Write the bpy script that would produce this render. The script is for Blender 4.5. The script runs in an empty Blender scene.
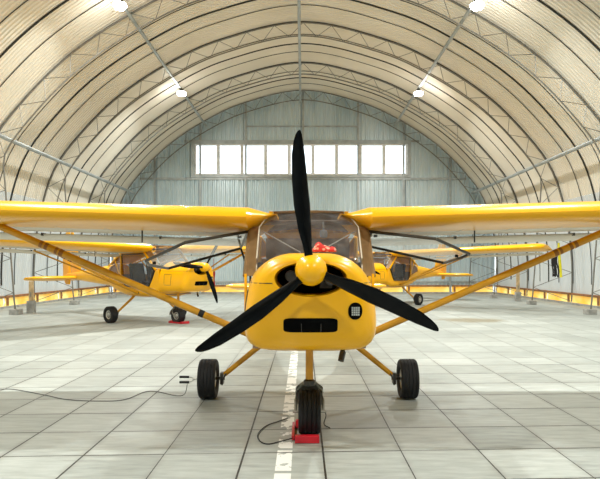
import bpy, math, random
from mathutils import Vector, Matrix
from mathutils.bvhtree import BVHTree
random.seed(7)
S = bpy.context.scene
COL = S.collection
PI = math.pi
def V(*a): return Vector(a)

# ------------------------------------------------------------------ materials
def newmat(name):
    m = bpy.data.materials.new(name); m.use_nodes = True
    nt = m.node_tree
    return m, nt, nt.nodes['Principled BSDF']
def noise_col(nt, b, c1, c2, scale=6, detail=4, lo=.35, hi=.65, obj=True):
    tc = nt.nodes.new('ShaderNodeTexCoord'); n = nt.nodes.new('ShaderNodeTexNoise')
    n.inputs['Scale'].default_value = scale; n.inputs['Detail'].default_value = detail
    nt.links.new(tc.outputs['Object'], n.inputs['Vector'])
    r = nt.nodes.new('ShaderNodeValToRGB')
    r.color_ramp.elements[0].position = lo; r.color_ramp.elements[1].position = hi
    r.color_ramp.elements[0].color = (*c1, 1); r.color_ramp.elements[1].color = (*c2, 1)
    nt.links.new(n.outputs['Fac'], r.inputs['Fac'])
    nt.links.new(r.outputs['Color'], b.inputs['Base Color'])
    return n
def simple(name, c, rough=.5, metal=0, coat=0, var=.12, scale=8, bump=0):
    m, nt, b = newmat(name)
    c2 = tuple(min(1, x * (1 + var)) for x in c); c1 = tuple(x * (1 - var) for x in c)
    n = noise_col(nt, b, c1, c2, scale)
    b.inputs['Roughness'].default_value = rough; b.inputs['Metallic'].default_value = metal
    b.inputs['Coat Weight'].default_value = coat; b.inputs['Coat Roughness'].default_value = .06
    if bump:
        bp = nt.nodes.new('ShaderNodeBump'); bp.inputs['Strength'].default_value = bump
        bp.inputs['Distance'].default_value = .01
        nt.links.new(n.outputs['Fac'], bp.inputs['Height']); nt.links.new(bp.outputs['Normal'], b.inputs['Normal'])
    return m
def glassy(name, tint=(.9, .95, 1), dirt=.12, dirtcol=(.5, .48, .45)):
    m = bpy.data.materials.new(name); m.use_nodes = True; nt = m.node_tree; nt.nodes.clear()
    out = nt.nodes.new('ShaderNodeOutputMaterial')
    tr = nt.nodes.new('ShaderNodeBsdfTransparent'); tr.inputs['Color'].default_value = (*tint, 1)
    gl = nt.nodes.new('ShaderNodeBsdfGlossy'); gl.inputs['Roughness'].default_value = .04
    df = nt.nodes.new('ShaderNodeBsdfDiffuse'); df.inputs['Color'].default_value = (*dirtcol, 1)
    fr = nt.nodes.new('ShaderNodeFresnel'); fr.inputs['IOR'].default_value = 1.45
    tc = nt.nodes.new('ShaderNodeTexCoord'); nz = nt.nodes.new('ShaderNodeTexNoise'); nz.inputs['Scale'].default_value = 9
    nz.inputs['Detail'].default_value = 6
    nt.links.new(tc.outputs['Object'], nz.inputs['Vector'])
    mr = nt.nodes.new('ShaderNodeMapRange'); mr.inputs['From Min'].default_value = .35; mr.inputs['From Max'].default_value = .7
    mr.inputs['To Min'].default_value = dirt * .4; mr.inputs['To Max'].default_value = dirt * 1.6
    nt.links.new(nz.outputs['Fac'], mr.inputs['Value'])
    m1 = nt.nodes.new('ShaderNodeMixShader'); m2 = nt.nodes.new('ShaderNodeMixShader')
    nt.links.new(mr.outputs['Result'], m1.inputs['Fac']); nt.links.new(tr.outputs[0], m1.inputs[1]); nt.links.new(df.outputs[0], m1.inputs[2])
    nt.links.new(fr.outputs[0], m2.inputs['Fac']); nt.links.new(m1.outputs[0], m2.inputs[1]); nt.links.new(gl.outputs[0], m2.inputs[2])
    nt.links.new(m2.outputs[0], out.inputs['Surface'])
    return m
M = {}
M['yellow'] = simple('yellow_paint', (.96, .47, .0008), .3, 0, .15, .04, 3)
M['yellow'].node_tree.nodes['Principled BSDF'].inputs['Specular IOR Level'].default_value = .35
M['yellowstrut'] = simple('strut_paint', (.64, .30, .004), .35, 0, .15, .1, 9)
M['black'] = simple('black_composite', (.002, .0025, .003), .13, 0, 0, .3)
M['black'].node_tree.nodes['Principled BSDF'].inputs['Specular IOR Level'].default_value = .14
M['blackmatt'] = simple('black_matt', (.008, .008, .009), .7)
M['void'] = simple('dark_cavity', (.003, .003, .003), .9)
M['void'].node_tree.nodes['Principled BSDF'].inputs['Specular IOR Level'].default_value = .05
M['rubber'] = simple('tyre_rubber', (.008, .008, .009), .75, bump=.2, scale=40)
M['cream'] = None
M['tan'] = simple('tan_frame', (.32, .19, .085), .4, 0, .2)
M['brownfab'] = simple('cabin_lining', (.30, .205, .145), .8, var=.3, scale=5)
M['steel'] = simple('galvanised_steel', (.42, .45, .45), .42, .55, var=.15, scale=3)
M['websteel'] = simple('truss_steel', (.20, .195, .175), .5, .3)
M['darksteel'] = simple('dark_seam', (.035, .035, .03), .7)
M['alu'] = simple('aluminium', (.55, .55, .52), .35, .8)
M['olive'] = simple('fork_metal', (.30, .29, .24), .45, .4)
M['red'] = simple('red_paint', (.52, .006, .018), .45, 0, .2)
M['grey'] = simple('grey_plastic', (.12, .12, .12), .5)
M['framegrey'] = simple('door_frame', (.055, .05, .04), .35, .3)
M['concrete'] = simple('concrete', (.34, .34, .32), .85, var=.2, scale=6, bump=.3)
M['white'] = simple('white_frame', (.9, .92, .92), .4)
M['decal'] = simple('brown_decal', (.30, .11, .008), .4)
M['engine'] = simple('sooty_engine_metal', (.045, .043, .04), .55, .3, var=.4, scale=20)
M['wood'] = simple('pale_timber', (.55, .40, .22), .7, var=.2, scale=12)
M['brownwood'] = simple('brown_batten', (.30, .13, .05), .7, var=.3, scale=7)
M['hivis'] = simple('yellow_strap', (.75, .68, .02), .6)
M['instrument'] = simple('instrument_face', (.25, .25, .24), .3)
M['glass'] = glassy('clear_acrylic', (.92, .95, .97), .07)
M['wind'] = glassy('windscreen_acrylic', (.78, .78, .80), .14, (.42, .40, .40))
M['pane'] = glassy('window_pane', (.97, .99, 1), .03)

def cream_mat():      # doped fabric: lets a little light through
    m, nt, b = newmat('cream_fabric')
    noise_col(nt, b, (.64, .56, .43), (.72, .65, .53), 1.6, 3)
    b.inputs['Roughness'].default_value = .38
    return m
M['cream'] = cream_mat()
def cloth_mat():
    m, nt, b = newmat('red_white_cloth')
    tc = nt.nodes.new('ShaderNodeTexCoord'); v = nt.nodes.new('ShaderNodeTexVoronoi'); v.inputs['Scale'].default_value = 30
    nt.links.new(tc.outputs['Object'], v.inputs['Vector'])
    r = nt.nodes.new('ShaderNodeValToRGB'); r.color_ramp.elements[0].position = .34; r.color_ramp.elements[1].position = .5
    r.color_ramp.elements[0].color = (.82, .42, .28, 1); r.color_ramp.elements[1].color = (.62, .03, .02, 1)
    nt.links.new(v.outputs['Distance'], r.inputs['Fac']); nt.links.new(r.outputs['Color'], b.inputs['Base Color'])
    b.inputs['Roughness'].default_value = .9
    return m
M['cloth'] = cloth_mat()
def film_mat():
    m = bpy.data.materials.new('yellow_film'); m.use_nodes = True; nt = m.node_tree; nt.nodes.clear()
    out = nt.nodes.new('ShaderNodeOutputMaterial'); t = nt.nodes.new('ShaderNodeBsdfTranslucent')
    d = nt.nodes.new('ShaderNodeBsdfDiffuse'); mx = nt.nodes.new('ShaderNodeMixShader'); mx.inputs[0].default_value = .25
    tc = nt.nodes.new('ShaderNodeTexCoord'); nz = nt.nodes.new('ShaderNodeTexNoise'); nz.inputs['Scale'].default_value = .9
    nt.links.new(tc.outputs['Object'], nz.inputs['Vector'])
    r = nt.nodes.new('ShaderNodeValToRGB'); r.color_ramp.elements[0].position = .35; r.color_ramp.elements[1].position = .65
    r.color_ramp.elements[0].color = (1, .42, .03, 1); r.color_ramp.elements[1].color = (1, .75, .25, 1)
    nt.links.new(nz.outputs['Fac'], r.inputs['Fac'])
    nt.links.new(r.outputs[0], t.inputs[0]); nt.links.new(r.outputs[0], d.inputs[0])
    nt.links.new(t.outputs[0], mx.inputs[1]); nt.links.new(d.outputs[0], mx.inputs[2]); nt.links.new(mx.outputs[0], out.inputs[0])
    return m
M['film'] = film_mat()
def sheet_mat(name, c1, c2, metal, rough, scale=.5):
    m, nt, b = newmat(name)
    tc = nt.nodes.new('ShaderNodeTexCoord'); mp = nt.nodes.new('ShaderNodeMapping'); mp.inputs['Scale'].default_value = (1, 1.6, .35)
    nz = nt.nodes.new('ShaderNodeTexNoise'); nz.inputs['Scale'].default_value = scale; nz.inputs['Detail'].default_value = 5
    nt.links.new(tc.outputs['Object'], mp.inputs[0]); nt.links.new(mp.outputs[0], nz.inputs['Vector'])
    r = nt.nodes.new('ShaderNodeValToRGB'); r.color_ramp.elements[0].position = .3; r.color_ramp.elements[1].position = .7
    r.color_ramp.elements[0].color = (*c1, 1); r.color_ramp.elements[1].color = (*c2, 1)
    nt.links.new(nz.outputs['Fac'], r.inputs[0]); nt.links.new(r.outputs[0], b.inputs['Base Color'])
    b.inputs['Metallic'].default_value = metal; b.inputs['Roughness'].default_value = rough
    return m
M['roof'] = sheet_mat('cream_roof_sheet', (.68, .64, .55), (.78, .745, .655), 0, .5)
M['side'] = sheet_mat('daylit_side_sheet', (.58, .63, .66), (.68, .72, .74), .1, .45)  # daylight on the lower arch is put into this cooler sheet colour
M['endwall'] = sheet_mat('galvanised_wall_sheet', (.56, .67, .71), (.76, .85, .89), .55, .3, 1.1)

def floor_mat():
    m, nt, b = newmat('concrete_slabs')
    N = nt.nodes.new; L = nt.links.new
    tc = N('ShaderNodeTexCoord'); sep = N('ShaderNodeSeparateXYZ'); L(tc.outputs['Object'], sep.inputs[0])
    X, Y = sep.outputs[0], sep.outputs[1]
    def mt(op, a, c=None, d=None):
        n = N('ShaderNodeMath'); n.operation = op
        for i, v in enumerate((a, c, d)):
            if v is None: continue
            if hasattr(v, 'is_output') or isinstance(v, bpy.types.NodeSocket): L(v, n.inputs[i])
            else: n.inputs[i].default_value = v
        return n.outputs[0]
    def noise(scale, detail=4, vec=None, rough=.5):
        n = N('ShaderNodeTexNoise'); n.inputs['Scale'].default_value = scale; n.inputs['Detail'].default_value = detail
        n.inputs['Roughness'].default_value = rough
        L(vec or tc.outputs['Object'], n.inputs['Vector']); return n.outputs['Fac']
    def ramp(v, a, c, lo=0, hi=1):
        n = N('ShaderNodeMapRange'); L(v, n.inputs['Value'])
        n.inputs['From Min'].default_value = a; n.inputs['From Max'].default_value = c
        n.inputs['To Min'].default_value = lo; n.inputs['To Max'].default_value = hi; return n.outputs[0]
    u = mt('DIVIDE', mt('SUBTRACT', X, .14), .549)
    fu = mt('FLOOR', u)
    v = mt('DIVIDE', mt('SUBTRACT', mt('SUBTRACT', Y, mt('MULTIPLY', X, .047)), 4.05), .574)
    fv = mt('FLOOR', v)
    ru = mt('FRACT', u); rv = mt('FRACT', v)
    def wn(a, c):
        cb = N('ShaderNodeCombineXYZ'); L(a, cb.inputs[0]); L(c, cb.inputs[1])
        w = N('ShaderNodeTexWhiteNoise'); w.noise_dimensions = '2D'; L(cb.outputs[0], w.inputs['Vector']); return w
    ju = mt('ROUND', u); jv = mt('ROUND', v)
    du = mt('MULTIPLY', mt('MINIMUM', ru, mt('SUBTRACT', 1, ru)), .549)
    dv = mt('MULTIPLY', mt('MINIMUM', rv, mt('SUBTRACT', 1, rv)), .574)
    z = N('ShaderNodeValue'); z.outputs[0].default_value = 3.3
    wu = mt('MULTIPLY_ADD', wn(ju, z.outputs[0]).outputs['Value'], .0035, .0035)
    wv = mt('MULTIPLY_ADD', wn(jv, fu).outputs['Value'], .0055, .003)
    wob = mt('MULTIPLY', mt('SUBTRACT', noise(30), .5), .004)
    j1 = mt('LESS_THAN', mt('ADD', du, wob), wu); j2 = mt('LESS_THAN', mt('ADD', dv, wob), wv)
    joint = mt('MULTIPLY', mt('MAXIMUM', j1, j2), ramp(Y, 7.3, 9.0, 1, .3))      # joints are filled and worn further back
    # soft dirt beside the joints
    dd = mt('MINIMUM', du, dv)
    soft = mt('MULTIPLY', ramp(dd, 0, .05, 1, 0), ramp(noise(5), .35, .7, .05, .7))
    tile = wn(fu, fv).outputs['Value']
    # brushed streaks across the slabs
    mp = N('ShaderNodeMapping'); mp.inputs['Scale'].default_value = (1.6, 9, 1); L(tc.outputs['Object'], mp.inputs[0])
    st = noise(2.2, 7, mp.outputs[0], .62)
    big = noise(.55, 4)
    base = N('ShaderNodeMixRGB'); base.inputs[1].default_value = (.20, .22, .205, 1); base.inputs[2].default_value = (.51, .54, .51, 1)
    fac = mt('ADD', mt('MULTIPLY', tile, .34), mt('ADD', mt('MULTIPLY', ramp(st, .36, .64), .40), mt('MULTIPLY', ramp(big, .3, .7), .3)))
    L(fac, base.inputs[0])
    # scattered dark scuffs
    sc = ramp(st, .38, .26, 0, .6)
    m1 = N('ShaderNodeMixRGB'); L(mt('MINIMUM', mt('ADD', sc, soft), 1), m1.inputs[0]); L(base.outputs[0], m1.inputs[1]); m1.inputs[2].default_value = (.24, .24, .22, 1)
    # shadow around the nose wheel painted into the colour, and old oil stain further back
    def patch(px, py, rx, ry, col, strength, prev):
        q = mt('ADD', mt('POWER', mt('DIVIDE', mt('SUBTRACT', X, px), rx), 2), mt('POWER', mt('DIVIDE', mt('SUBTRACT', Y, py), ry), 2))
        q = mt('ADD', q, mt('MULTIPLY', mt('SUBTRACT', noise(3.5, 5), .5), 1.6))
        f = ramp(q, 1.1, .35, 0, strength)
        mm = N('ShaderNodeMixRGB'); L(f, mm.inputs[0]); L(prev, mm.inputs[1]); mm.inputs[2].default_value = (*col, 1); return mm.outputs[0]
    c = m1.outputs[0]
    c = patch(4.05, 13.9, .85, .62, (.22, .18, .10), .75, c)
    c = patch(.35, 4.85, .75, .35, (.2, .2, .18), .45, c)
    # worn white guide stripe
    dash = mt('MULTIPLY', mt('LESS_THAN', mt('ABSOLUTE', mt('ADD', X, .127)), .052), mt('LESS_THAN', Y, 9.5))
    wear = mt('GREATER_THAN', mt('ADD', noise(11, 5), mt('MULTIPLY', mt('SUBTRACT', noise(1.9, 2), .5), .55)), .44)
    gap = mt('GREATER_THAN', mt('FRACT', mt('MULTIPLY', Y, 2.2)), .1)
    stripe = mt('MULTIPLY', mt('MULTIPLY', dash, mt('MULTIPLY', wear, gap)), .9)
    m2 = N('ShaderNodeMixRGB'); L(stripe, m2.inputs[0]); L(c, m2.inputs[1]); m2.inputs[2].default_value = (.86, .87, .84, 1)
    m3 = N('ShaderNodeMixRGB'); L(joint, m3.inputs[0]); L(m2.outputs[0], m3.inputs[1]); m3.inputs[2].default_value = (.022, .021, .017, 1)
    L(m3.outputs[0], b.inputs['Base Color'])
    L(ramp(st, .3, .7, .42, .62), b.inputs['Roughness'])
    b.inputs['Specular IOR Level'].default_value = .4
    bp = N('ShaderNodeBump'); bp.inputs['Strength'].default_value = .25; bp.inputs['Distance'].default_value = .01
    L(mt('SUBTRACT', mt('MULTIPLY', st, .3), joint), bp.inputs['Height']); L(bp.outputs['Normal'], b.inputs['Normal'])
    return m
M['floor'] = floor_mat()

# ------------------------------------------------------------------ mesh builder
class MB:
    def __init__(s): s.v = []; s.f = []; s.mi = []
    def add(s, vs, fs, mi=0):
        o = len(s.v); s.v += [tuple(p) for p in vs]
        for f in fs: s.f.append(tuple(o + i for i in f)); s.mi.append(mi)
        return s
    def box(s, c, d, rot=None, mi=0):
        c = Vector(c); h = Vector(d) / 2; R = rot or Matrix.Identity(3)
        vs = [c + R @ Vector((sx * h.x, sy * h.y, sz * h.z)) for sx in (-1, 1) for sy in (-1, 1) for sz in (-1, 1)]
        return s.add(vs, [(0, 1, 3, 2), (4, 6, 7, 5), (0, 4, 5, 1), (2, 3, 7, 6), (0, 2, 6, 4), (1, 5, 7, 3)], mi)
    def loft(s, rings, cap0=True, cap1=True, closed=True, mi=0, mifn=None):
        n = len(rings[0]); vs = [p for r in rings for p in r]; o = len(s.v)
        s.v += [tuple(p) for p in vs]
        for i in range(len(rings) - 1):
            for j in range(n if closed else n - 1):
                k = (j + 1) % n
                s.f.append((o + i * n + j, o + i * n + k, o + (i + 1) * n + k, o + (i + 1) * n + j))
                s.mi.append(mifn(i, j) if mifn else mi)
        if cap0: s.f.append(tuple(o + j for j in reversed(range(n)))); s.mi.append(mi)
        if cap1: s.f.append(tuple(o + (len(rings) - 1) * n + j for j in range(n))); s.mi.append(mi)
        return s
    def tube(s, path, r, n=8, flat=1.0, closed=False, cap=True, up=None):
        P = [Vector(p) for p in path]; rings = []
        for i, p in enumerate(P):
            if closed: t = P[(i + 1) % len(P)] - P[i - 1]
            else: t = P[min(i + 1, len(P) - 1)] - P[max(i - 1, 0)]
            t.normalize()
            u0 = Vector(up) if up else (Vector((0, 0, 1)) if abs(t.z) < .95 else Vector((0, 1, 0)))
            a = t.cross(u0).normalized(); c = a.cross(t).normalized()
            rr = r[i] if isinstance(r, (list, tuple)) else r
            rings.append([p + a * math.cos(2 * PI * k / n) * rr + c * math.sin(2 * PI * k / n) * rr * flat for k in range(n)])
        if closed: rings.append(rings[0]); return s.loft(rings, False, False)
        return s.loft(rings, cap, cap)
    def lathe(s, prof, c, axis='x', n=32):     # prof: (radius, offset along axis)
        rings = []
        for r, h in prof:
            ring = []
            for k in range(n):
                a = 2 * PI * k / n; p = (math.cos(a) * r, math.sin(a) * r)
                q = {'x': (h, p[0], p[1]), 'y': (p[0], h, p[1]), 'z': (p[0], p[1], h)}[axis]
                ring.append(Vector(c) + Vector(q))
            rings.append(ring)
        return s.loft(rings, True, True)
    def build(s, name, mat, parent=None, smooth=True, bevel=0, ang=40):
        me = bpy.data.meshes.new(name); me.from_pydata(s.v, [], s.f)
        mats = mat if isinstance(mat, (list, tuple)) else [mat]
        for m in mats: me.materials.append(M[m])
        me.polygons.foreach_set('material_index', s.mi)
        import bmesh
        bm = bmesh.new(); bm.from_mesh(me); bmesh.ops.remove_doubles(bm, verts=bm.verts, dist=1e-6)
        bmesh.ops.recalc_face_normals(bm, faces=bm.faces); bm.to_mesh(me); bm.free()
        if smooth:
            me.polygons.foreach_set('use_smooth', [True] * len(me.polygons))
            me.set_sharp_from_angle(angle=math.radians(ang))
        o = bpy.data.objects.new(name, me); COL.objects.link(o)
        if parent: o.parent = parent
        if bevel:
            b = o.modifiers.new('bevel', 'BEVEL'); b.width = bevel; b.segments = 2; b.limit_method = 'ANGLE'
        return o
def thing(name, label, cat, loc=(0, 0, 0), rz=0, group=None):
    o = bpy.data.objects.new(name, None); COL.objects.link(o)
    o.location = loc; o.rotation_euler = (0, 0, rz); o.empty_display_size = .2
    return tag(o, label, cat, group)
def tag(o, label, cat, group=None):
    o['label'] = label; o['category'] = cat
    if group: o['group'] = group
    return o
def struct(o):
    o['kind'] = 'structure'; return o
def crom(pts, n):
    P = [Vector(p) for p in pts]; P = [2 * P[0] - P[1]] + P + [2 * P[-1] - P[-2]]; out = []
    for i in range(1, len(P) - 2):
        for k in range(n):
            t = k / n
            out.append(.5 * ((2 * P[i]) + (P[i + 1] - P[i - 1]) * t + (2 * P[i - 1] - 5 * P[i] + 4 * P[i + 1] - P[i + 2]) * t * t + (3 * P[i] - P[i - 1] - 3 * P[i + 1] + P[i + 2]) * t ** 3))
    out.append(P[-2]); return out
def resample(P, n):
    d = [0]
    for a, b in zip(P, P[1:]): d.append(d[-1] + (b - a).length)
    out = []; j = 0
    for k in range(n + 1):
        t = d[-1] * k / n
        while j < len(d) - 2 and d[j + 1] < t: j += 1
        w = (t - d[j]) / max(1e-9, d[j + 1] - d[j]); out.append(P[j].lerp(P[j + 1], min(1, max(0, w))))
    return out

# ------------------------------------------------------------------ camera: level, 1.3 m above the floor
CAMH = 1.3; F = 580.0
cam = bpy.data.cameras.new('camera'); co = bpy.data.objects.new('camera', cam); COL.objects.link(co)
co.location = (0, 0, CAMH); co.rotation_euler = (PI / 2, 0, 0)
cam.sensor_width = 36; cam.lens = 36 * F / 600; cam.shift_x = -3 / 600; cam.shift_y = 26.5 / 600
cam.clip_end = 300; cam.clip_start = .05
S.camera = co

# ------------------------------------------------------------------ hangar shell
YB, YF = 27.5, -9.0
half = [(9.15, 0), (9.15, 1.5), (8.95, 3.0), (8.5, 4.5), (7.7, 5.65), (6.36, 7.0), (4.65, 8.15), (2.8, 9.0), (0, 9.6)]
prof2 = [(-x, z) for x, z in half] + [(x, z) for x, z in reversed(half[:-1])]
outer = resample(crom([(x, 0, z) for x, z in prof2], 12), 84)
def nrm(P, i):
    t = P[min(i + 1, len(P) - 1)] - P[max(i - 1, 0)]
    return Vector((t.z, 0, -t.x)).normalized()      # points inward
inner_c = []
for i, p in enumerate(outer):
    q = p + nrm(outer, i) * .52
    if p.z < 4.4:
        w = (4.4 - p.z) / 4.4; xin = 7.72 + .33 * (1 - w)
        q = Vector((math.copysign(min(abs(q.x), xin + .02), q.x), 0, q.z if w < .3 else p.z + (q.z - p.z) * (1 - w)))
    inner_c.append(q)
FILM0, FILM1 = .07, .33
def skin(seg, mat, name):
    pts = seg; N = int((YB - YF) / .13); mb = MB()
    rings = []
    nn = [nrm(pts, i) for i in range(len(pts))]
    for k in range(N + 1):
        y = YF + (YB - YF) * k / N
        for dy, h in ((-.045, 0), (-.02, .026), (.02, .026), (.045, 0)):
            rings.append([p + Vector((0, y + dy, 0)) - nn[i] * (.0 + h) for i, p in enumerate(pts)])
    mb.loft(rings, False, False, False)
    return struct(mb.build(name, mat, smooth=False))
iL = next(i for i, p in enumerate(outer) if p.z > 3.2)
def clipz(seg, z0):
    out = []
    for a, b in zip(seg, seg[1:]):
        if a.z < z0 <= b.z: out.append(a.lerp(b, (z0 - a.z) / (b.z - a.z)))
        if b.z >= z0: out.append(b)
    return out
left_seg = clipz(outer[:iL + 1], FILM1)
right_seg = [Vector((-p.x, 0, p.z)) for p in reversed(left_seg)]
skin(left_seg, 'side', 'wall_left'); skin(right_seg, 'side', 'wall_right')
skin(outer[iL:len(outer) - iL], 'roof', 'ceiling')
# seams between roof sheets
RIBS = [3.85, 7.75, 11.7, 15.6, 19.6, 23.5, 27.15]
seams = []
for y in RIBS[:-1]:
    for d, r in ((.1, .03), (1.15, .012), (2.0, .026), (2.8, .012)):
        seams.append((y + d, r))
n_t = 0
for y, r in seams:
    if y < 11: continue
    n_t += 1
    mb = MB(); mb.tube([p + nrm(outer, i) * .012 + V(0, y, 0) for i, p in enumerate(outer) if p.z > .42], r, 6, up=(0, 1, 0))
    struct(mb.build('trim_%d' % n_t, 'darksteel'))
# kerb under the side walls
n_k = 0
for sx in (-1, 1):
    struct(MB().box((sx * 9.15, (YB + YF) / 2, FILM0 / 2 - .01), (.22, YB - YF, FILM0 + .02)).build('baseboard_' + ('left' if sx < 0 else 'right'), 'concrete', smooth=False))
struct(MB().box((0, YB, FILM0 / 2 - .01), (18.1, .2, FILM0 + .02)).build('baseboard_back', 'concrete', smooth=False))
# floor and ground outside
struct(MB().box((0, (YB + YF) / 2 - 2, -.05), (19, YB - YF + 4, .1)).build('floor', 'floor', smooth=False))
struct(MB().box((0, 10, -.25), (160, 160, .2)).build('ground', 'concrete', smooth=False))

# yellow plastic film in the gap along the foot of the walls, one stretch per bay
def film(a, b, nin, label, idx):
    d = (b - a); L = d.length; t = d.normalized()
    th = thing('plastic_sheet', label, 'plastic sheet', tuple((a + b) / 2), 0, 'yellow plastic sheets along the wall foot')
    inv = Matrix.Translation(-((a + b) / 2))
    n = 14; r0 = []; r1 = []; r2 = []
    rnd = random.Random(idx)
    ph = rnd.random() * 6
    for k in range(n + 1):
        p = a + t * (L * k / n) - (a + b) / 2
        w = .02 * math.sin(k * 1.3 + ph)
        r0.append(p + V(0, 0, FILM0) + nin * (.02 + w)); r1.append(p + V(0, 0, (FILM0 + FILM1) / 2) + nin * (.05 - w)); r2.append(p + V(0, 0, FILM1 + .01) + nin * .02)
    MB().loft([r0, r1, r2], False, False, False).build('film', 'film', th)
    c = V(0, 0, FILM1 + .03) + nin * .06
    R = Matrix.Rotation(math.atan2(t.y, t.x), 3, 'Z')
    MB().box(c, (L * .98, .08, .07), R).build('batten', 'brownwood', th, False, .008)
    MB().box(-t * (L / 2 - .12) + V(0, 0, .22) + nin * .08, (.09, .05, .27), R).build('block', 'brownwood', th, False, .008)
fi = 0
bay = [7.75, 11.7, 15.6, 19.6, 23.5, 27.3]
for sx, side in ((-1, 'left'), (1, 'right')):
    for k, (y0, y1) in enumerate(zip(bay, bay[1:])):
        where = ['first bay in view', 'second bay in view', 'third bay in view', 'next to the back corner bay', 'ending in the back corner'][k]
        ym = (y0 + y1) / 2
        for h, (ya, yb) in enumerate(((y0, ym), (ym, y1))):
            fi += 1
            film(V(sx * 9.12, ya + .03, 0), V(sx * 9.12, yb - .03, 0), V(-sx, 0, 0),
                 'yellow plastic sheet low on the %s wall, %s, %s half' % (side, where, ('nearer', 'farther')[h]), fi)
xs = [-9.0, -7, -4.85, -2.7, 0, 2.7, 4.85, 7, 9.0]
names = ['left corner bay', 'bay second from left', 'bay third from left', 'bay left of centre', 'bay right of centre', 'bay third from right', 'bay second from right', 'right corner bay']
for k in range(8):
    fi += 1
    film(V(xs[k] + .03, YB - .05, 0), V(xs[k + 1] - .03, YB - .05, 0), V(0, -1, 0), 'yellow plastic sheet low on the back wall, ' + names[k], fi)

# back wall: trapezoidal sheets with an opening for the window strip
def arch_z(x):
    P = outer
    for a, b in zip(P, P[1:]):
        if a.x <= x <= b.x and b.x > a.x: return a.z + (b.z - a.z) * (x - a.x) / (b.x - a.x)
    return 0
WX0, WX1, WZ0, WZ1 = -5.13, 4.95, 5.6, 7.08
mb = MB(); pitch = .21; x = -9.1; pts = []
while x < 9.1:
    pts += [(x, 0), (x + .06, 0), (x + .11, .07), (x + pitch - .05, .07)]; x += pitch
pts = [p for p in pts if -9.12 < p[0] < 9.12] + [(9.1, 0)]
for (xa, ha), (xb, hb) in zip(pts, pts[1:]):
    za, zb = arch_z(xa), arch_z(xb)
    if max(za, zb) < FILM1 + .1: za = max(za, 2.2); zb = max(zb, 2.2)
    xm = (xa + xb) / 2
    spans = [(FILM1, WZ0, FILM1, WZ0), (WZ1, za, WZ1, zb)] if WX0 < xm < WX1 else [(FILM1, za, FILM1, zb)]
    for l0, t0, l1, t1 in spans:
        mb.add([(xa, YB - ha, l0), (xb, YB - hb, l1), (xb, YB - hb, max(t1, l1)), (xa, YB - ha, max(t0, l0))], [(0, 1, 2, 3)])
wb = struct(mb.build('wall_back', 'endwall', smooth=False))
# closed front end behind the camera
mb = MB(); x = -9.1
while x < 9.05:
    mb.add([(x, YF, 0), (x + .35, YF, 0), (x + .35, YF, arch_z(x + .35)), (x, YF, arch_z(x))], [(0, 1, 2, 3)])
    mb.add([(x + .35, YF, 0), (x + .35, YF - .05, 0), (x + .35, YF - .05, arch_z(x + .35)), (x + .35, YF, arch_z(x + .35))], [(0, 1, 2, 3)]); x += .35
struct(mb.build('wall_front', 'endwall', smooth=False))
# columns and girts of the back wall
def col(x):
    global n_t
    n_t += 1; z = arch_z(x) - .05; yc = YB - .12
    struct(MB().box((x, yc, z / 2), (.09, .07, z)).build('trim_%d' % n_t, 'steel', smooth=False, bevel=.005))
for x in (-7, -4.85, -2.7, 0, 2.6, 4.75, 6.95): col(x)
def girt(x0, x1, z, h=.09):
    global n_t
    n_t += 1
    struct(MB().box(((x0 + x1) / 2, YB - .085, z), (x1 - x0, .06, h)).build('trim_%d' % n_t, 'steel', smooth=False, bevel=.005))
girt(-7.7, 7.7, 5.42, .1); girt(-5.6, 5.5, 7.2, .09); girt(-2.7, 2.6, 7.9, .06); girt(-9, 9, 2.6, .08); girt(-9.0, 9.0, .55, .08)
# window strip: nine panes, each a window of its own
wn_ = 9; ww = (WX1 - WX0) / wn_
for k in range(wn_):
    x0 = WX0 + k * ww; x1 = x0 + ww; zc = (WZ0 + WZ1) / 2; hh = (WZ1 - WZ0)
    mb = MB(); f = .075
    for zz in (WZ0 + f / 2, WZ1 - f / 2): mb.box(((x0 + x1) / 2, YB - .02, zz), (ww - .004, .1, f))
    for xx in (x0 + f / 2 + .002, x1 - f / 2 - .002): mb.box((xx, YB - .02, zc), (f, .1, hh - 2 * f))
    w = struct(mb.build('window_%d' % (k + 1), 'white', smooth=False))
    MB().box(((x0 + x1) / 2, YB, zc), (ww - 2 * f, .012, hh - 2 * f)).build('pane', 'pane', w, False)
n_t += 1
mb = MB()
for zz in (WZ0 - .06, WZ1 + .04): mb.box(((WX0 + WX1) / 2, YB - .06, zz), (WX1 - WX0 + .3, .12, .11))
for xx in (WX0 - .08, WX1 + .08): mb.box((xx, YB - .06, (WZ0 + WZ1) / 2), (.14, .12, WZ1 - WZ0))
struct(mb.build('trim_%d' % n_t, 'steel', smooth=False))

# lattice arches
def truss(y, label):
    t = thing('roof_truss', label, 'roof truss', (0, y, 0), 0, 'lattice arches of the hangar')
    off = [p + nrm(outer, i) * .07 for i, p in enumerate(outer)]
    off[0].z = off[-1].z = .1
    MB().tube(off, .028, 6, up=(0, 1, 0)).build('outer_chord', 'websteel', t)
    ic = [p.copy() for p in inner_c]; ic[0].z = ic[-1].z = .12
    MB().tube(ic, .024, 6, up=(0, 1, 0)).build('inner_chord', 'websteel', t)
    m = MB(); A = resample(off, 60); B = resample(ic, 60)
    lens = []
    for k in range(0, 60, 2):
        m.tube([A[k], B[k + 1]], .0095, 4); m.tube([B[k + 1], A[k + 2]], .0095, 4)
    m.build('webbing', 'websteel', t)
    for s in (-1, 1):
        MB().box((s * 7.72, 0, .07), (.24, .3, .14)).build('footing', 'concrete', t, False, .01)
for y, l in zip(RIBS[3:], ('nearest lattice roof arch, crossing the upper corners of the photo', 'second nearest lattice roof arch, just behind the nearer lamps',
                          'third lattice roof arch, behind the pair of bright hanging lamps', 'farthest lattice roof arch, against the back wall')):
    truss(y, l)

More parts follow.
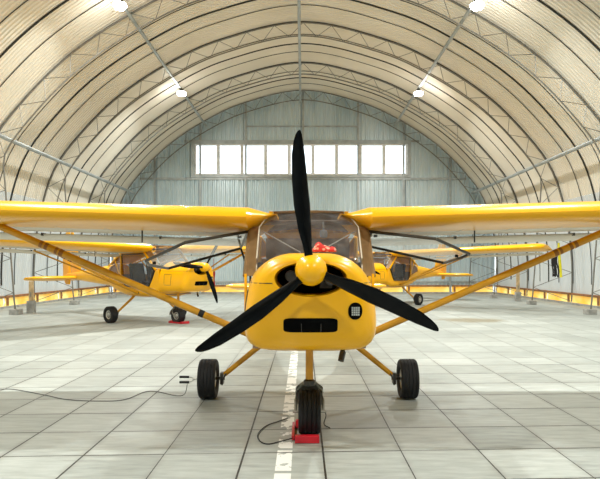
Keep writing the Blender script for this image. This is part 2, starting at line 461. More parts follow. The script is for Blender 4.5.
# long pipes running down the hangar under the arches
def at_inner(x):
    for a, b in zip(inner_c, inner_c[1:]):
        if a.x <= x <= b.x and b.x > a.x: return a.z + (b.z - a.z) * (x - a.x) / (b.x - a.x)
def pipe(x, z, r, label):
    tag(MB().tube([(x, YF, z), (x, YB - .2, z)], r, 8).build('roof_pipe', 'steel'), label, 'pipe', 'long steel pipes under the roof')
zl = at_inner(-4.57)
pipe(-4.57, 7.93 - .02, .05, 'upper left steel pipe running lengthwise under the roof, carrying lamps')
pipe(4.3, 7.93 - .02, .05, 'upper right steel pipe running lengthwise under the roof, carrying lamps')
pipe(-.12, 9.02, .05, 'central steel pipe running lengthwise under the ridge of the roof')
pipe(-7.95, 4.72, .06, 'lower left steel pipe running lengthwise above the left wall')
pipe(7.95, 4.72, .06, 'lower right steel pipe running lengthwise above the right wall')

# ------------------------------------------------------------------ lamps
def glow():
    m, nt, b = newmat('lamp_lens'); b.inputs['Emission Color'].default_value = (1, .97, .9, 1); b.inputs['Emission Strength'].default_value = 150
    M['glow'] = m
glow()
LAMPW = 520
def lamp(x, y, label):
    t = thing('high_bay_lamp', label, 'lamp', (x, y, 7.74), 0, 'high bay lamps hanging under the roof')
    MB().lathe([(.05, .13), (.07, .12), (.08, .08), (.14, .03), (.15, 0), (.14, 0)], (0, 0, 0), 'z', 20).build('housing', 'grey', t)
    MB().tube([(0, 0, .12), (0, 0, .2)], .012, 6).build('hanger', 'steel', t)
    MB().lathe([(.16, -.005), (.165, -.06), (.12, -.12), (.02, -.14)], (0, 0, 0), 'z', 20).build('lens', 'glow', t)
    l = bpy.data.lights.new('bulb', 'AREA'); l.energy = LAMPW; l.shape = 'DISK'; l.size = .3; l.spread = math.radians(152); l.color = (.98, 1, .95)
    lo = bpy.data.objects.new('bulb', l); COL.objects.link(lo); lo.parent = t; lo.location = (0, 0, -.15)
for i, y in enumerate((21.5, 14.25, 6.95, -.4)):
    for sx, side in ((-1, 'left'), (1, 'right')):
        d = ['bright high bay lamp under the %s pipe in front of the window strip', 'high bay lamp at the top edge of the photo on the %s pipe',
             'high bay lamp over the main aircraft on the %s pipe', 'high bay lamp above the camera on the %s pipe', 'high bay lamp behind the camera on the %s pipe'][i] % side
        lamp(-4.5 if sx < 0 else 4.28, y, d)

# ------------------------------------------------------------------ aircraft
def cowl_half():
    return [(0, 1.385), (.10, 1.386), (.18, 1.378), (.275, 1.338), (.36, 1.262), (.407, 1.17), (.435, 1.03), (.443, .88), (.42, .80), (.365, .752), (.28, .735), (0, .733)]
def ring_full(halfpts, n=56):
    P = [Vector((x, 0, z)) for x, z in halfpts]
    full = P + [Vector((-p.x, 0, p.z)) for p in reversed(P[1:-1])]
    full.append(full[0].copy())
    c = crom(full, 8); r = resample(c, n); return r[:-1]
def scaled(ring, sx, z0, z1, y):
    zs = [p.z for p in ring]; a, b = min(zs), max(zs)
    return [Vector((p.x * sx, y, z0 + (p.z - a) / (b - a) * (z1 - z0))) for p in ring]
def sup(y, hw, zb, zt, n=40, e=2.6):
    zc = (zb + zt) / 2; hh = (zt - zb) / 2; r = []
    for k in range(n):
        a = 2 * PI * k / n; ca, sa = math.cos(a), math.sin(a)
        r.append(V(hw * math.copysign(abs(ca) ** (2 / e), ca), y, zc + hh * math.copysign(abs(sa) ** (2 / e), sa)))
    return r
def uring(y, hw, zb, sill, th=0):
    pts = []
    zc = zb + .22; hw2 = hw - th
    for k in range(13):
        a = PI * k / 24
        pts.append((hw2 * math.sin(a) ** .5 if k else 0, zc - (.22 - th) * math.cos(a) ** .5))
    top = max(sill, zc + .01)
    for k in range(1, 5): pts.append((hw2, zc + (top - zc) * k / 4))
    R = [V(x, y, z) for x, z in reversed(pts)]; L = [V(-x, y, z) for x, z in pts[1:]]
    return R + L
def airfoil(y0, c, th, z0, inc, n=14, t0=0.0, t1=1.0):
    up = []; lo = []
    for k in range(n + 1):
        x = t0 + (t1 - t0) * (1 - math.cos(PI * k / n)) / 2 if t0 == 0 else t0 + (t1 - t0) * k / n
        yt = 5 * th * (.2969 * math.sqrt(x) - .126 * x - .3516 * x * x + .2843 * x ** 3 - .1015 * x ** 4)
        m, p = .03, .4
        yc = m / p ** 2 * (2 * p * x - x * x) if x < p else m / (1 - p) ** 2 * (1 - 2 * p + 2 * p * x - x * x)
        up.append((x, yc + yt)); lo.append((x, yc - yt))
    P = list(reversed(up)) + lo[1:]
    ca, sa = math.cos(inc), math.sin(inc)
    return [V(0, y0 + c * (x * ca + z * sa), z0 + c * (z * ca - x * sa)) for x, z in P], n

def tyre(m, c, R, w, grooves=4):
    pr = []
    hw = w / 2; K = 9
    pr.append((R * .50, -hw * .62)); pr.append((R * .60, -hw * .85)); pr.append((R * .75, -hw)); pr.append((R * .93, -hw * .97)); pr.append((R * .98, -hw * .86))
    for g in range(grooves):
        x0 = -hw * .78 + (g + .5) * (hw * 1.56) / grooves
        e = R * (1 - .015 * abs(x0 / hw) ** 2)
        gw = hw * .05; seg = hw * .78 / grooves
        pr += [(e, x0 - seg + gw), (e, x0 - gw), (e * .965, x0 - gw * .6), (e * .965, x0 + gw * .6), (e, x0 + gw), (e, x0 + seg - gw)]
    pr += [(R * .98, hw * .86), (R * .93, hw * .97), (R * .75, hw), (R * .60, hw * .85), (R * .50, hw * .62)]
    m.lathe(pr, c, 'x', 40)
def wheel(parent, c, R, w):
    m = MB(); tyre(m, c, R, w); t = m.build('tyre', 'rubber', parent, ang=30)
    MB().lathe([(R * .12, -w * .42), (R * .2, -w * .40), (R * .3, -w * .30), (R * .5, -w * .33), (R * .52, -w * .36), (R * .52, w * .36), (R * .5, w * .33), (R * .3, w * .30), (R * .2, w * .40), (R * .12, w * .42)], c, 'x', 24).build('hub', 'alu', t)
    return t

def aircraft(name, label, loc, rz, open_doors, main=False):
    A = thing(name, label, 'airplane', loc, rz)
    OC = ring_full(cowl_half())
    n = len(OC)
    # opening ring, smile shaped ellipse round the spinner shaft
    OP = []
    for i, p in enumerate(OC):
        a = math.atan2(p.z - 1.19, p.x / .6)
        OP.append(V(.232 * math.cos(a), 0, 1.222 + (.104 if math.sin(a) > 0 else .118) * math.sin(a)))
    rings = [[V(p.x * .96, .34, 1.222 + (p.z - 1.222) * .9) for p in OP], [V(p.x * .98, .16, p.z) for p in OP]]
    for k in range(9):
        t = k / 8; s = math.sin(t * PI / 2) ** .85; y = .125 + .25 * (1 - math.cos(t * PI / 2) ** .9)
        rings.append([V(o.x + (c.x - o.x) * s, y, o.z + (c.z - o.z) * s) for o, c in zip(OP, OC)])
    for y, sx, zb, zt in ((.55, 1.04, .728, 1.386), (.8, 1.1, .71, 1.392), (.99, 1.15, .70, 1.40)):
        rings.append(scaled(OC, sx, zb, zt, y))
    cm = MB().loft(rings, False, True); cowl = cm.build('cowling', 'yellow', A, ang=60)
    bvh = BVHTree.FromPolygons([Vector(v) for v in cm.v], cm.f)
    def sy(x, z):
        h = bvh.ray_cast(V(x, -2, z), V(0, 1, 0)); return h[0].y if h[0] else .3
    MB().loft([[V(p.x * .95, .33, 1.222 + (p.z - 1.222) * .9) for p in OP], [V(p.x * .3, .33, 1.222 + (p.z - 1.222) * .3) for p in OP]], False, True).build('intake_cavity', 'void', cowl)
    # engine bits seen in the opening
    e = MB(); e.lathe([(.02, 0), (.035, 0), (.04, .1), (.03, .12)], (-.13, .17, 1.235), 'y', 14); e.lathe([(.02, 0), (.035, 0), (.04, .1), (.03, .12)], (.13, .17, 1.21), 'y', 14)
    e.box((-.11, .25, 1.2), (.07, .06, .05)); e.box((.1, .25, 1.18), (.08, .06, .05)); e.lathe([(.05, .02), (.05, .2)], (0, .1, 1.24), 'y', 20)
    e.build('engine', 'engine', cowl)
    # lower intake: black rounded slot
    def patch(cx, cz, hw, hh, e_, off, nm, mat, par, nr=7, nc=40):
        m = MB(); rr = []
        for q in range(nr + 1):
            ring = []
            for k in range(nc):
                a = 2 * PI * k / nc; ca, sa = math.cos(a), math.sin(a); s = max(.02, q / nr)
                x = cx + s * hw * math.copysign(abs(ca) ** (2 / e_), ca); z = cz + s * hh * math.copysign(abs(sa) ** (2 / e_), sa)
                ring.append(V(x, sy(x, z) - off, z))
            rr.append(ring)
        rr.append([V(p.x, p.y + off + .004, p.z) for p in rr[-1]])
        m.loft(rr, True, False); return m.build(nm, mat, par)
    li = patch(-.002, .92, .174, .047, 7, .003, 'lower_intake', 'void', cowl)
    mm = MB()
    for x in (-.06, .065): mm.box((x, sy(x, .92) - .004, .92), (.004, .006, .085))
    mm.build('divider', 'engine', li, False)
    du = patch(.284, 1.012, .046, .055, 2.2, .004, 'round_duct', 'void', cowl)
    mm = MB()
    yy = sy(.302, .99) - .008
    for a in range(4):
        for b in range(4):
            x = .265 + a * .0135; z = .990 + b * .0145
            mm.box((x, sy(x, z) - .009, z), (.0105, .004, .0115))
    mm.build('duct_grille', 'alu', du, False)
    # panel joint along the cowling
    for s in (-1, 1):
        side_y = lambda y: (lambda h: h[0])(bvh.ray_cast(V(s * 2, y, 1.19), V(-s, 0, 0)))
        pth = [V(s * x, sy(s * x, 1.19) - .0005, 1.19) for x in (.245, .28, .32, .36, .39)] + [side_y(y) + V(s * .0005, 0, 0) for y in (.4, .55, .7, .85, .96)]
        MB().tube(pth, .0032, 5).build('panel_seam', 'framegrey', cowl)
        # square hatch on the cowling cheek
        def side_pt(y, z):
            h = bvh.ray_cast(V(s * 2, y, z), V(-s, 0, 0)); return h[0] + V(s * .001, 0, 0)
        sq = [side_pt(*q) for q in ((.62, 1.12), (.62, .88), (.82, .88), (.84, 1.12))]
        dense = []
        for a, b in zip(sq, sq[1:] + sq[:1]):
            for k in range(6):
                pp = a.lerp(b, k / 6); dense.append(side_pt(pp.y, pp.z))
        MB().tube(dense, .004, 5, closed=True).build('hatch_outline', 'framegrey', cowl)
    # exhaust stub
    MB().tube([(.24, .62, .76), (.235, .60, .68), (.22, .57, .625)] if main else [(.26, .62, .76), (.265, .60, .66), (.24, .55, .62)], [.023, .023, .022], 12).build('exhaust_pipe', 'framegrey', A)
    # spinner and propeller
    pr = [(0.001, -.135), (.02, -.132), (.045, -.118), (.07, -.09), (.088, -.05), (.0975, 0), (.1, .035), (.1, .06), (.09, .06)]
    MB().lathe(pr, (0, .03, 1.275), 'y', 36).build('spinner', 'yellow', A, ang=60)
    P = A_prop = bpy.data.objects.new('propeller', None)
    base = MB().lathe([(.02, .05), (.075, .05), (.075, .09), (.03, .12)], (0, 0, 0), 'y', 24).build('propeller', 'blackmatt', A)
    base.location = (0, .02, 1.272)
    for a in (95, 215, 335):
        a = math.radians(a + (0 if main else rz * 0 + PROP[name_key]))
        rad = V(math.cos(a), 0, math.sin(a)); tan = V(-math.sin(a), 0, math.cos(a)); ax = V(0, 1, 0)
        tbl = [(.06, .05, 42, .012, .03), (.11, .056, 36, .012, .022), (.16, .068, 32, .014, .017), (.245, .09, 26, .02, .014), (.4, .108, 20, .026, .011),
               (.55, .10, 16, .027, .009), (.705, .084, 13, .021, .007), (.785, .060, 12, .012, .005), (.825, .042, 12, .004, .004), (.845, .022, 12, -.002, .003), (.852, .006, 12, -.005, .002)]
        rr = []
        for r, ch, tw, off, tk in tbl:
            r *= 1.022
            tw = math.radians(tw); cd = tan * math.cos(tw) + ax * math.sin(tw) * -1; nd = ax * math.cos(tw) + tan * math.sin(tw)
            c = rad * r + tan * off * .8
            ring = []
            for k in range(16):
                b = 2 * PI * k / 16
                ring.append(c + cd * (ch / 2 * math.cos(b)) + nd * (tk * math.sin(b) * (1 - .35 * math.cos(b))))
            rr.append(ring)
        MB().loft(rr).build('blade', 'black', base, ang=80)
    # ---- tub
    st = [(.985, .51, .69, 1.24), (1.1, .52, .65, 1.2), (1.2, .525, .61, 1.0), (1.32, .53, .585, .81), (1.8, .53, .57, .80), (2.3, .52, .58, .81), (2.48, .50, .60, .96), (2.9, .42, .68, 1.05), (3.35, .31, .78, 1.1)]
    ro = [uring(*s) for s in st]; ri = [uring(s[0], s[1], s[2], s[3], .02) for s in st]
    m = MB()
    for k in range(len(st) - 1):
        pass
    rings = [o + list(reversed(i)) for o, i in zip(ro, ri)]
    m.loft(rings, True, True); m.build('fuselage', 'yellow', A, ang=50)
    # ---- boom
    br = [sup(3.3, .325, .775, 1.36), sup(3.7, .27, .80, 1.32), sup(4.3, .2, .84, 1.25), sup(5.0, .13, .89, 1.17), sup(5.6, .075, .93, 1.12), sup(6.0, .03, .96, 1.09)]
    MB().loft(br).build('tail_boom', 'yellow', A, ang=60)
    # ---- fin and rudder (thin symmetric sections stacked upward)
    def foil_v(y0, y1, z, t):
        r = []
        for k in range(16):
            a = 2 * PI * k / 16; yy = (y0 + y1) / 2 + (y1 - y0) / 2 * math.cos(a); r.append(V(t * math.sin(a) * (1 - .6 * math.cos(a)), yy, z))
        return r
    MB().loft([foil_v(5.15, 5.75, 1.08, .02), foil_v(5.3, 5.75, 1.5, .025), foil_v(5.5, 5.78, 2.0, .02), foil_v(5.62, 5.78, 2.25, .014)]).build('fin', 'yellow', A)
    MB().loft([foil_v(5.8, 6.05, .78, .015), foil_v(5.77, 6.2, .95, .022), foil_v(5.77, 6.22, 1.5, .022), foil_v(5.80, 6.15, 2.1, .018), foil_v(5.82, 6.0, 2.3, .01)]).build('rudder', 'yellow', A)
    # ---- tailplane
    for s in (-1, 1):
        def hs(x, y0, y1, t, z=.985):
            r = []
            for k in range(16):
                a = 2 * PI * k / 16; yy = (y0 + y1) / 2 + (y1 - y0) / 2 * math.cos(a); r.append(V(s * x, yy, z + t * math.sin(a) * (1 - .5 * math.cos(a))))
            return r
        MB().loft([hs(.04, 5.3, 5.78, .045), hs(.6, 5.38, 5.78, .042), hs(1.15, 5.45, 5.78, .036), hs(1.26, 5.55, 5.77, .012)]).build('tailplane', 'yellow', A)
        MB().loft([[p + V(0, 0, -.3 * (p.y - 5.8)) for p in r_] for r_ in (hs(.05, 5.80, 6.15, .034), hs(.6, 5.80, 6.13, .032), hs(1.15, 5.80, 6.05, .026), hs(1.24, 5.80, 5.95, .02))]).build('elevator', ['yellow'], A)
    # ---- wing
    DI = math.tan(math.radians(1.6))
    LE, CH, Z0, INC = 1.2, 1.27, 1.705, math.radians(4.8)
    for s in (-1, 1):
        af, nn = airfoil(LE, CH, .155, Z0, INC)
        def sec(x, k=1.0, dy=0, dz=0):
            cy, cz = LE + .4, Z0
            return [V(s * x, cy + (p.y - cy) * k + dy, cz + (p.z - cz) * k + (x - .52) * DI + dz) for p in af]
        xs_ = [.52, .9, 1.5, 2.2, 2.9, 3.6, 4.3, 4.95]
        rg = [sec(x) for x in xs_] + [sec(5.12, .93), sec(5.21, .8), sec(5.27, .55)]
        # lower skin behind the nose is bare cream fabric
        fn = lambda i, j: 1 if (j > nn + 6 and j < 2 * nn and i < 7) else 0
        w = MB().loft(rg, True, True, mifn=fn).build('wing', ['yellow', 'cream'], A, ang=50)
        # faired root: lower edge climbs to the top of the windscreen
        rr = []
        for k in range(7):
            t = k / 6; x = .52 - .235 * t; r2 = []
            for p in sec(x):
                ztop = 1.755 - .0 * t
                z = p.z
                low = 1.60 + .145 * t
                fac = 1 - t * .93
                zz = ztop - .012 * t + (p.z - 1.755 * 1.0) * fac if True else z
                zz = (p.z) * (1 - t) + t * (1.745 + (p.z - 1.70) * .07)
                yy = p.y if p.y > 1.75 else p.y + .24 * t * (1.75 - p.y) / .55
                r2.append(V(p.x, yy, zz))
            rr.append(r2)
        MB().loft(rr, False, True).build('wing_root', 'yellow', w, ang=60)
        # stitched rib lines of the fabric
        for x in (.95, 1.4, 1.85, 2.3, 2.75, 3.2, 3.65, 4.1, 4.5):
            q = sec(x)[nn + 6:2 * nn]
            MB().tube([p + V(0, 0, -.0005) for p in q], .0035, 4).build('rib_tape', 'cream', w)
        # flaperon
        fl = []
        for x in (.6, 2.6, 4.9):
            r = []
            for k in range(18):
                a = 2 * PI * k / 18; u = math.cos(a)
                r.append(V(s * x, 2.50 + .15 * u, 1.562 - .028 * (u + 1) + .016 * math.sin(a) * (1 - .75 * u) + (x - .52) * DI))
            fl.append(r)
        f = MB().loft(fl).build('flaperon', ['cream'], A)
        for x in (1.5, 2.7, 3.9):
            MB().box((s * x, 2.36, 1.562 + (x - .52) * DI), (.008, .1, .03)).build('hinge', 'framegrey', f, False)
        # fuel drain pin
        MB().tube([(s * 1.55, 1.85, 1.64), (s * 1.55, 1.85, 1.52)], .007, 6).build('drain_pin', 'framegrey', w)
        # lift strut
        a = V(s * .55, 1.74, .68); b = V(s * 2.78, 1.62, 1.665)
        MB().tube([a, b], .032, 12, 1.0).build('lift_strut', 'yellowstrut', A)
        d = (b - a)
        for t0, t1, mt in (((.18, .20, 'blackmatt'),) if (main and s < 0) else ()) + ((.74, .755, 'decal'), (.762, .772, 'decal'), (.80, .812, 'decal'), (.82, .832, 'decal')):
            MB().tube([a + d * t0, a + d * t1], .0335, 12).build('strut_band', mt, A)
        MB().tube([a + V(-s * .03, 0, 0), a + d * .02], .02, 8).build('strut_fitting', 'framegrey', A)
        MB().box(b + V(s * .02, 0, .02), (.09, .05, .05)).build('strut_fitting', 'alu', A, False, .006)
        # rear jury strut
        a2 = V(s * .52, 2.3, .72); b2 = V(s * 2.72, 2.25, 1.62)
        if not main:
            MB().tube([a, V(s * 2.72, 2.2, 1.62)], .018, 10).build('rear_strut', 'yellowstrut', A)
        # main gear
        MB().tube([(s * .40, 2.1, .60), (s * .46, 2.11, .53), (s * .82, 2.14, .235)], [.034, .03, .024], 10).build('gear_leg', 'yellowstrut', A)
        br_ = MB(); br_.box((s * .845, 2.14, .2), (.03, .09, .11)); br_.tube([(s * .82, 2.15, .195), (s * .99, 2.15, .195)], .016, 10)
        br_.tube([(s * .84, 2.10, .14), (s * .83, 2.08, .2), (s * .80, 2.10, .25)], .008, 6)
        br_.build('brake', 'framegrey', A, False)
        wheel(A, V(s * .98, 2.15, .192), .192, .17)
        # cabin uprights: tan post beside the windscreen
        def post(pts_):
            m_ = MB(); m_.loft([[V(s * x0, y0, z_), V(s * x1, y1, z_), V(s * x1, y1 + .03, z_), V(s * x0, y0 + .03, z_)] for (x0, y0, x1, y1, z_) in pts_]); return m_
        post([(.415, 1.02, .51, 1.10, 1.22), (.415, 1.10, .505, 1.2, 1.33), (.41, 1.24, .505, 1.34, 1.47), (.415, 1.36, .515, 1.45, 1.6), (.42, 1.4, .515, 1.5, 1.64)]).build('door_post', 'tan', A, False)
        MB().tube([(s * .515, 1.10, 1.22), (s * .515, 1.52, 1.61)], .02 if main else .028, 8).build('door_frame_tube', 'tan' if main else 'yellow', A)
        MB().tube([(s * .51, 2.47, .92), (s * .50, 2.5, 1.60)], .02, 8).build('door_frame_tube', 'yellow', A)
        MB().tube([(s * .49, 2.5, .98), (s * .36, 3.0, 1.5)], .016, 8).build('door_frame_tube', 'yellow', A)
        MB().tube([(s * .5, 2.5, 1.60), (s * .30, 3.35, 1.3)], .02, 8).build('door_frame_tube', 'yellow', A)
        # rear quarter window
        MB().loft([[V(s * .50, 2.5, .99), V(s * .42, 2.9, 1.06), V(s * .31, 3.34, 1.12)], [V(s * .5, 2.5, 1.28), V(s * .40, 2.9, 1.27), V(s * .3, 3.34, 1.22)], [V(s * .49, 2.5, 1.59), V(s * .38, 2.9, 1.46), V(s * .28, 3.34, 1.31)]], False, False, False).build('rear_window', 'glass', A)
        # door
        if open_doors:
            dp = {-1: [(-.53, 1.5, 1.60), (-1.0, 1.12, 1.49), (-1.42, 1.5, 1.345), (-1.43, 1.62, 1.31), (-1.40, 2.25, 1.275), (-.70, 2.5, 1.485)],
                  1: [(.53, 1.5, 1.60), (1.02, 1.12, 1.52), (1.40, 1.5, 1.405), (1.37, 1.62, 1.375), (1.36, 2.25, 1.33), (.62, 2.5, 1.51)]}[s]
            dp = [Vector(p) for p in dp]
            d_ = MB().tube(dp, .0135, 8, closed=True).build('door', 'framegrey', A)
            MB().add(dp, [tuple(range(6))]).build('door_pane', 'glass', d_, False)
            MB().lathe([(.004, -.012), (.016, -.012), (.016, .012), (.004, .012)], dp[3].lerp(dp[0], .06), 'z', 10).build('door_latch', 'blackmatt', d_)
            MB().lathe([(.004, -.012), (.018, -.012), (.018, .012), (.004, .012)], dp[0].lerp(dp[5], .2) + V(s * .06, 0, -.01), 'z', 10).build('door_knob', 'grey', d_)
            MB().tube([dp[5], V(s * .555, 2.0, 1.2), V(s * .54, 1.9, .95)], .011, 8).build('gas_strut', 'blackmatt', A)
        else:
            dp = [Vector(p) for p in ((s * .525, 1.52, 1.58), (s * .53, 1.16, 1.2), (s * .54, 1.34, .83), (s * .54, 2.25, .82), (s * .51, 2.44, 1.57))]
            d_ = MB().tube(dp, .013, 8, closed=True).build('door', 'framegrey', A)
            MB().add(dp, [tuple(range(5))]).build('door_pane', 'glass', d_, False)
    # ---- windscreen
    W = []; nc = 16
    for r in range(9):
        t = r / 8; ring = []
        for k in range(nc + 1):
            u = -1 + 2 * k / nc
            xb = .42 * u; zb_ = 1.396 - .17 * abs(u) ** 2.6; yb = .985 + .05 * u * u
            xt = .30 * u if True else 0; zt_ = 1.762
            # side edge stays upright then turns in to the wing roots
            z = zb_ + (zt_ - zb_) * t
            xe = .42 if z < 1.66 else .42 - .12 * (z - 1.66) / .102
            y = 1.0 + .95 * max(0, z - 1.37) * (1 - .15 * (1 - u * u)) + .05 * u * u + (z - 1.25) * .15
            ring.append(V(xe * u, y, z))
        W.append(ring)
    MB().loft(W, False, False, False).build('windscreen', 'wind', A)
    MB().tube([p + V(0, 0, .004) for p in W[-1]], .011, 6).build('windscreen_frame', 'tan', A)
    for e_ in (0, -1): MB().tube([r[e_] for r in W], .006, 6).build('windscreen_edge', 'cream', A)
    # cabin roof panel and rear lining
    MB().loft([[V(-.34, 1.38, 1.765), V(0, 1.38, 1.775), V(.34, 1.38, 1.765)], [V(-.36, 2.0, 1.76), V(0, 2.0, 1.77), V(.36, 2.0, 1.76)], [V(-.45, 2.5, 1.64), V(0, 2.5, 1.66), V(.45, 2.5, 1.64)]], False, False, False).build('cabin_roof', 'wind', A)
    MB().loft([[V(-.45, 2.5, 1.64), V(0, 2.5, 1.66), V(.45, 2.5, 1.64)], [V(-.3, 3.34, 1.33), V(0, 3.34, 1.37), V(.3, 3.34, 1.33)]], False, False, False).build('rear_deck', 'yellow', A)
    MB().box((0, 2.56, 1.2 if main else .95), (.88, .02, .78 if main else .3)).build('bulkhead', 'brownfab', A, False)
    MB().box((0, 1.75, .66), (.9, 1.4, .03)).build('cabin_floor', 'brownfab', A, False)
    # spar tube and braces in the cabin
    MB().tube([(-.5, 1.65, 1.69), (.5, 1.65, 1.69)], .022, 8).build('spar_tube', 'brownfab', A)
    for s in (-1, 1):
        MB().tube([(s * .07, 1.16, 1.41), (s * .40, 1.42, 1.60)], .0055, 6).build('cabin_brace', 'cream', A)
        seat = MB(); seat.box((s * .24, 1.95, .88), (.4, .42, .12)); seat.box((s * .24, 2.2, 1.12), (.38, .1, .5), Matrix.Rotation(math.radians(-14), 3, 'X'))
        seat.build('seat', 'blackmatt', A, True, .03)
    pm = MB(); pm.box((0, 1.16, 1.21), (.86, .05, .24)); ip = pm.build('instrument_panel', 'blackmatt', A, False, .01)
    for x in (-.3, -.18, -.06, .06, .18, .3):
        MB().lathe([(.004, 0), (.04, 0), (.04, .012), (.03, .014)], (x, 1.19, 1.24), 'y', 18).build('gauge', 'instrument', ip)
    cp = MB(); cp.lathe([(.01, -.035), (.03, -.03), (.035, 0), (.03, .03), (.01, .035)], (.13, 1.5, 1.58), 'z', 14); cp.tube([(.13, 1.5, 1.6), (.13, 1.62, 1.69)], .008, 6)
    cp.build('compass', 'instrument', A)
    # nose gear
    MB().tube([(0, .955, .75), (0, .955, .40)], .03, 12, .8).build('nose_leg', 'yellowstrut', A)
    MB().lathe([(.03, -.02), (.045, -.015), (.045, .02), (.03, .03)], (0, .955, .39), 'z', 16).build('leg_collar', 'framegrey', A)
    fk = MB()
    arc = []
    for k in range(9):
        a = PI * k / 8; arc.append((.108 * math.cos(a), 1.03, .24 + .145 * math.sin(a) ** .8 if math.sin(a) > 0 else .24))
    fk.tube([(.108, .965, .165)] + arc + [(-.108, .965, .165)], .012, 8, 1.2)
    fk.build('fork', 'olive', A)
    # half mudguard over the tyre
    rg = []
    for k in range(9):
        a = math.radians(5 + 70 * k / 8)
        rg.append([V(x, .955 + math.cos(a) * .19, .168 + math.sin(a) * .205 - (.02 if abs(x) > .09 else 0)) for x in (-.108, -.085, 0, .085, .108)])
    MB().loft(rg, False, False, False).build('mudguard', 'olive', A)
    wheel(A, V(0, .955, .168), .168, .172)
    MB().tube([(-.13, .955, .168), (.13, .955, .168)], .012, 8).build('axle', 'alu', A)
    if not main:
        tp = V(.9, 1.15, 1.5)
    return A, sy
PROP = {'left': -41.5, 'right': 10, 'main': 0}
name_key = 'main'
main_A, sy = aircraft('light_aircraft', 'yellow high-wing light aircraft facing the camera in the foreground, doors raised', (.05, 3.56, 0), 0, True, True)
name_key = 'left'
aircraft('light_aircraft', 'yellow light aircraft parked on the left behind the main one, nose turned right', (-2.11, 12.6, 0), math.radians(50), False)
name_key = 'right'
aircraft('light_aircraft', 'yellow light aircraft parked farthest back on the right, nose hidden behind the main one', (1.71, 18.3, 0), math.radians(-40), False)

# ------------------------------------------------------------------ small things
def fp(px, py, z=0):      # pixel of a floor mark -> world
    Y = F * (CAMH - z) / (py - 266); return V((px - 303) * Y / F, Y, z)
def chock(c, rz, w, label, cat='wheel chock', grp=None, rope=True, rad=.168):
    t = thing('wheel_chock', label, cat, c, rz, grp)
    def wedge(y0, y1):
        m = MB(); h = .066
        m.add([(-w / 2, y0, .002), (w / 2, y0, .002), (w / 2, y1, .002), (-w / 2, y1, .002), (-w / 2, y0, h * .85), (w / 2, y0, h * .85), (-w / 2, y0 + (y1 - y0) * .35, h * .8), (w / 2, y0 + (y1 - y0) * .35, h * .8), (-w / 2, y1, .02), (w / 2, y1, .02)],
              [(0, 3, 2, 1), (0, 1, 5, 4), (4, 5, 7, 6), (6, 7, 9, 8), (8, 9, 2, 3), (0, 4, 6, 8, 3), (1, 2, 9, 7, 5)])
        return m.build('wedge', 'red', t, False, .004)
    wedge(-.275, -.12); wedge(.20, .12)
    MB().box((-w / 2 - .015, 0, .02), (.022, .40, .03)).build('connecting_bar', 'red', t, False, .003)
    return t
chock((.03, 3.56 + .955, 0), 0, .18, 'red wheel chock under the nose wheel of the foreground aircraft')
lp = Matrix.Rotation(math.radians(50), 3, 'Z') @ V(0, .955, 0) + V(-2.11, 12.6, 0)
chock(tuple(lp), math.radians(50), .2, 'red wheel chock under the nose wheel of the left aircraft')
# chock rope
rp = [fp(293, 438, .03), fp(280, 441.5, .008), fp(268, 444, .008), fp(260, 441, .008), fp(258, 434, .008), fp(266, 426, .008), fp(278, 421.5, .008), fp(288, 418, .012)]
tag(MB().tube(crom(rp, 6), .0045, 6).build('chock_rope', 'blackmatt'), 'thin dark rope looped on the floor left of the nose wheel', 'rope')
rp = [fp(322, 408, .15), fp(326, 415, .08), fp(324, 424, .02), fp(330, 428, .008)]
tag(MB().tube(crom(rp, 6), .004, 6).build('cord', 'blackmatt'), 'short dark cord hanging beside the right of the nose wheel', 'cord')
# cable running off to the left
rp = [fp(-12, 389, .006), fp(0, 389, .006), fp(15, 389.5, .006), fp(45, 395, .006), fp(67, 399.5, .006), fp(100, 401, .006), fp(125, 399.5, .006), fp(150, 391, .006), V(-1.2, 5.72, .02), V(-1.135, 5.72, .15)]
tag(MB().tube(crom(rp, 6), .004, 6).build('floor_cable', 'grey'), 'thin grey cable snaking over the left floor to the wheel', 'cable')
# chock pins clipped on the left wheel axle
t = thing('tow_pin', 'pair of black-handled pins stuck in the outer left main wheel', 'pin', (.05 - 1.115, 5.71, .19))
for dz in (.018, -.034):
    MB().tube([(-.01, 0, dz * .4), (-.06, 0, dz)], .006, 8).build('shank', 'alu', t)
    MB().tube([(-.055, 0, dz), (-.15, 0, dz)], .012, 10).build('handle', 'blackmatt', t)
MB().tube([(.04, 0, 0), (-.02, 0, 0)], .012, 8).build('socket', 'alu', t)
# crumpled cloth on the cowling
m = MB(); rr = []
cx, cyy, cz = .15, 4.16, 1.395
nu, nv = 18, 12
rc = random.Random(3)
hn = [[rc.random() for _ in range(nv + 1)] for _ in range(nu + 1)]
for i in range(nu + 1):
    row = []
    for j in range(nv + 1):
        u = i / nu; v = j / nv
        x = cx - .078 + .16 * u + .012 * (hn[i][j] - .5); y = cyy - .05 + .1 * v
        env = (math.sin(PI * min(1, max(0, v))) ** .6)
        pk = .062 * math.exp(-((u - .25) / .2) ** 2) + .035 * math.exp(-((u - .6) / .2) ** 2) + .025 * math.exp(-((u - .9) / .12) ** 2)
        z = 1.401 + env * pk + .012 * (hn[j % nu][i % nv] - .5) * env
        row.append(V(x, y, z))
    rr.append(row)
m.loft(rr, False, False, False)
cl = m.build('cloth', 'cloth', None, True, 0, 60)
sm = cl.modifiers.new('thick', 'SOLIDIFY'); sm.thickness = .006; sm.offset = 1
tag(cl, 'crumpled red and white cloth lying on the cowling before the windscreen', 'cloth')
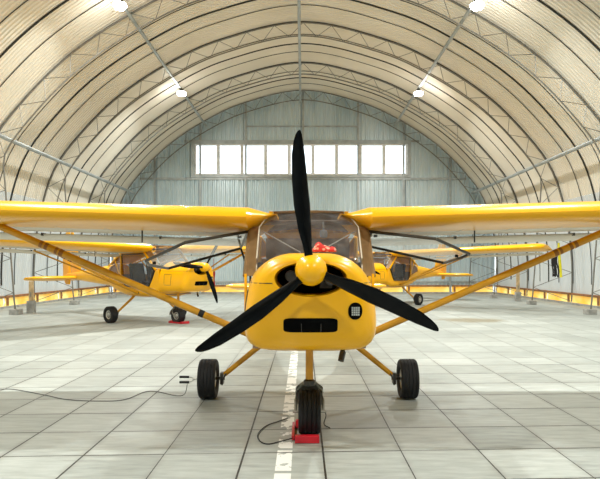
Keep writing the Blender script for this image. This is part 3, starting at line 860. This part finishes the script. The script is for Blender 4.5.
# red warning ribbon on the left aircraft
t = thing('warning_ribbon', 'red warning ribbon hanging in front of the back wall, right of left aircraft', 'ribbon', (-2.45, 15.9, 0))
m = MB(); rr = []
for k in range(9):
    z = 1.20 - .47 * k / 8; w = .035; dx = .008 * math.sin(k * 1.1)
    rr.append([V(-w + dx, .01 * math.sin(k), z), V(w + dx, -.01 * math.cos(k), z), V(w + dx, -.01 * math.cos(k) + .004, z), V(-w + dx, .01 * math.sin(k) + .004, z)])
m.loft(rr); m.build('strip', 'red', t, False)
MB().tube([(0, 0, 1.2), (.0, 0, 1.50)], .006, 6).build('loop', 'red', t)
# timber posts beside the truss feet
for X_, Y_, top, lb in ((-7.52, 16.05, .88, 'pale timber post on a grey foot by the left wall, under the tailplane'), (7.93, 21.4, 1.12, 'pale timber post on a grey foot by the right wall, behind the lift strut')):
    t = thing('timber_post', lb, 'post', (X_, Y_, 0))
    MB().box((0, 0, .17), (.2, .16, .34)).build('foot', 'concrete', t, False, .01)
    MB().box((0, 0, (.34 + top) / 2), (.12, .05, top - .34)).build('board', 'wood', t, False, .004)
    MB().box((0, -.03, .52), (.035, .02, .14)).build('bracket', 'olive', t, False, .003)
# harness on the right wall
t = thing('hanging_harness', 'black harness and yellow strap hanging on a truss post at right', 'harness', (7.72, 17.6, 0))
m = MB()
for k in range(5):
    dx = -.13 + .035 * k
    m.tube(crom([(dx, 0, 1.75), (dx - .03, .02, 1.45), (dx + .03 * math.sin(k * 2), 0, 1.15), (dx, .01, .98 + .05 * math.sin(k * 3))], 5), .022, 7)
m.build('straps', 'blackmatt', t)
m = MB(); m.tube(crom([(.03, 0, 2.0), (.06, .0, 1.6), (.10, .01, 1.2), (.11, 0, .95)], 5), [.04] * 16, 8, .35, up=(0, 1, 0)); m.build('yellow_strap', 'hivis', t)
m = MB(); m.tube([(-.02, 0, 1.72), (.0, 0, 2.05), (.05, 0, 1.95)], .012, 6); m.build('hook', 'steel', t)

# ------------------------------------------------------------------ sky, light, view
w = bpy.data.worlds.new('sky'); S.world = w; w.use_nodes = True
bg = w.node_tree.nodes['Background']; bg.inputs[0].default_value = (.86, .95, 1, 1); bg.inputs[1].default_value = 4.0
S.view_settings.view_transform = 'Standard'; S.view_settings.look = 'None'; S.view_settings.gamma = 1
S.view_settings.use_curve_mapping = False; S.view_settings.exposure = -.47
S.cycles.use_denoising = True
S.cycles.max_bounces = 8; S.cycles.diffuse_bounces = 5; S.cycles.transparent_max_bounces = 16
S.cycles.sample_clamp_indirect = 6
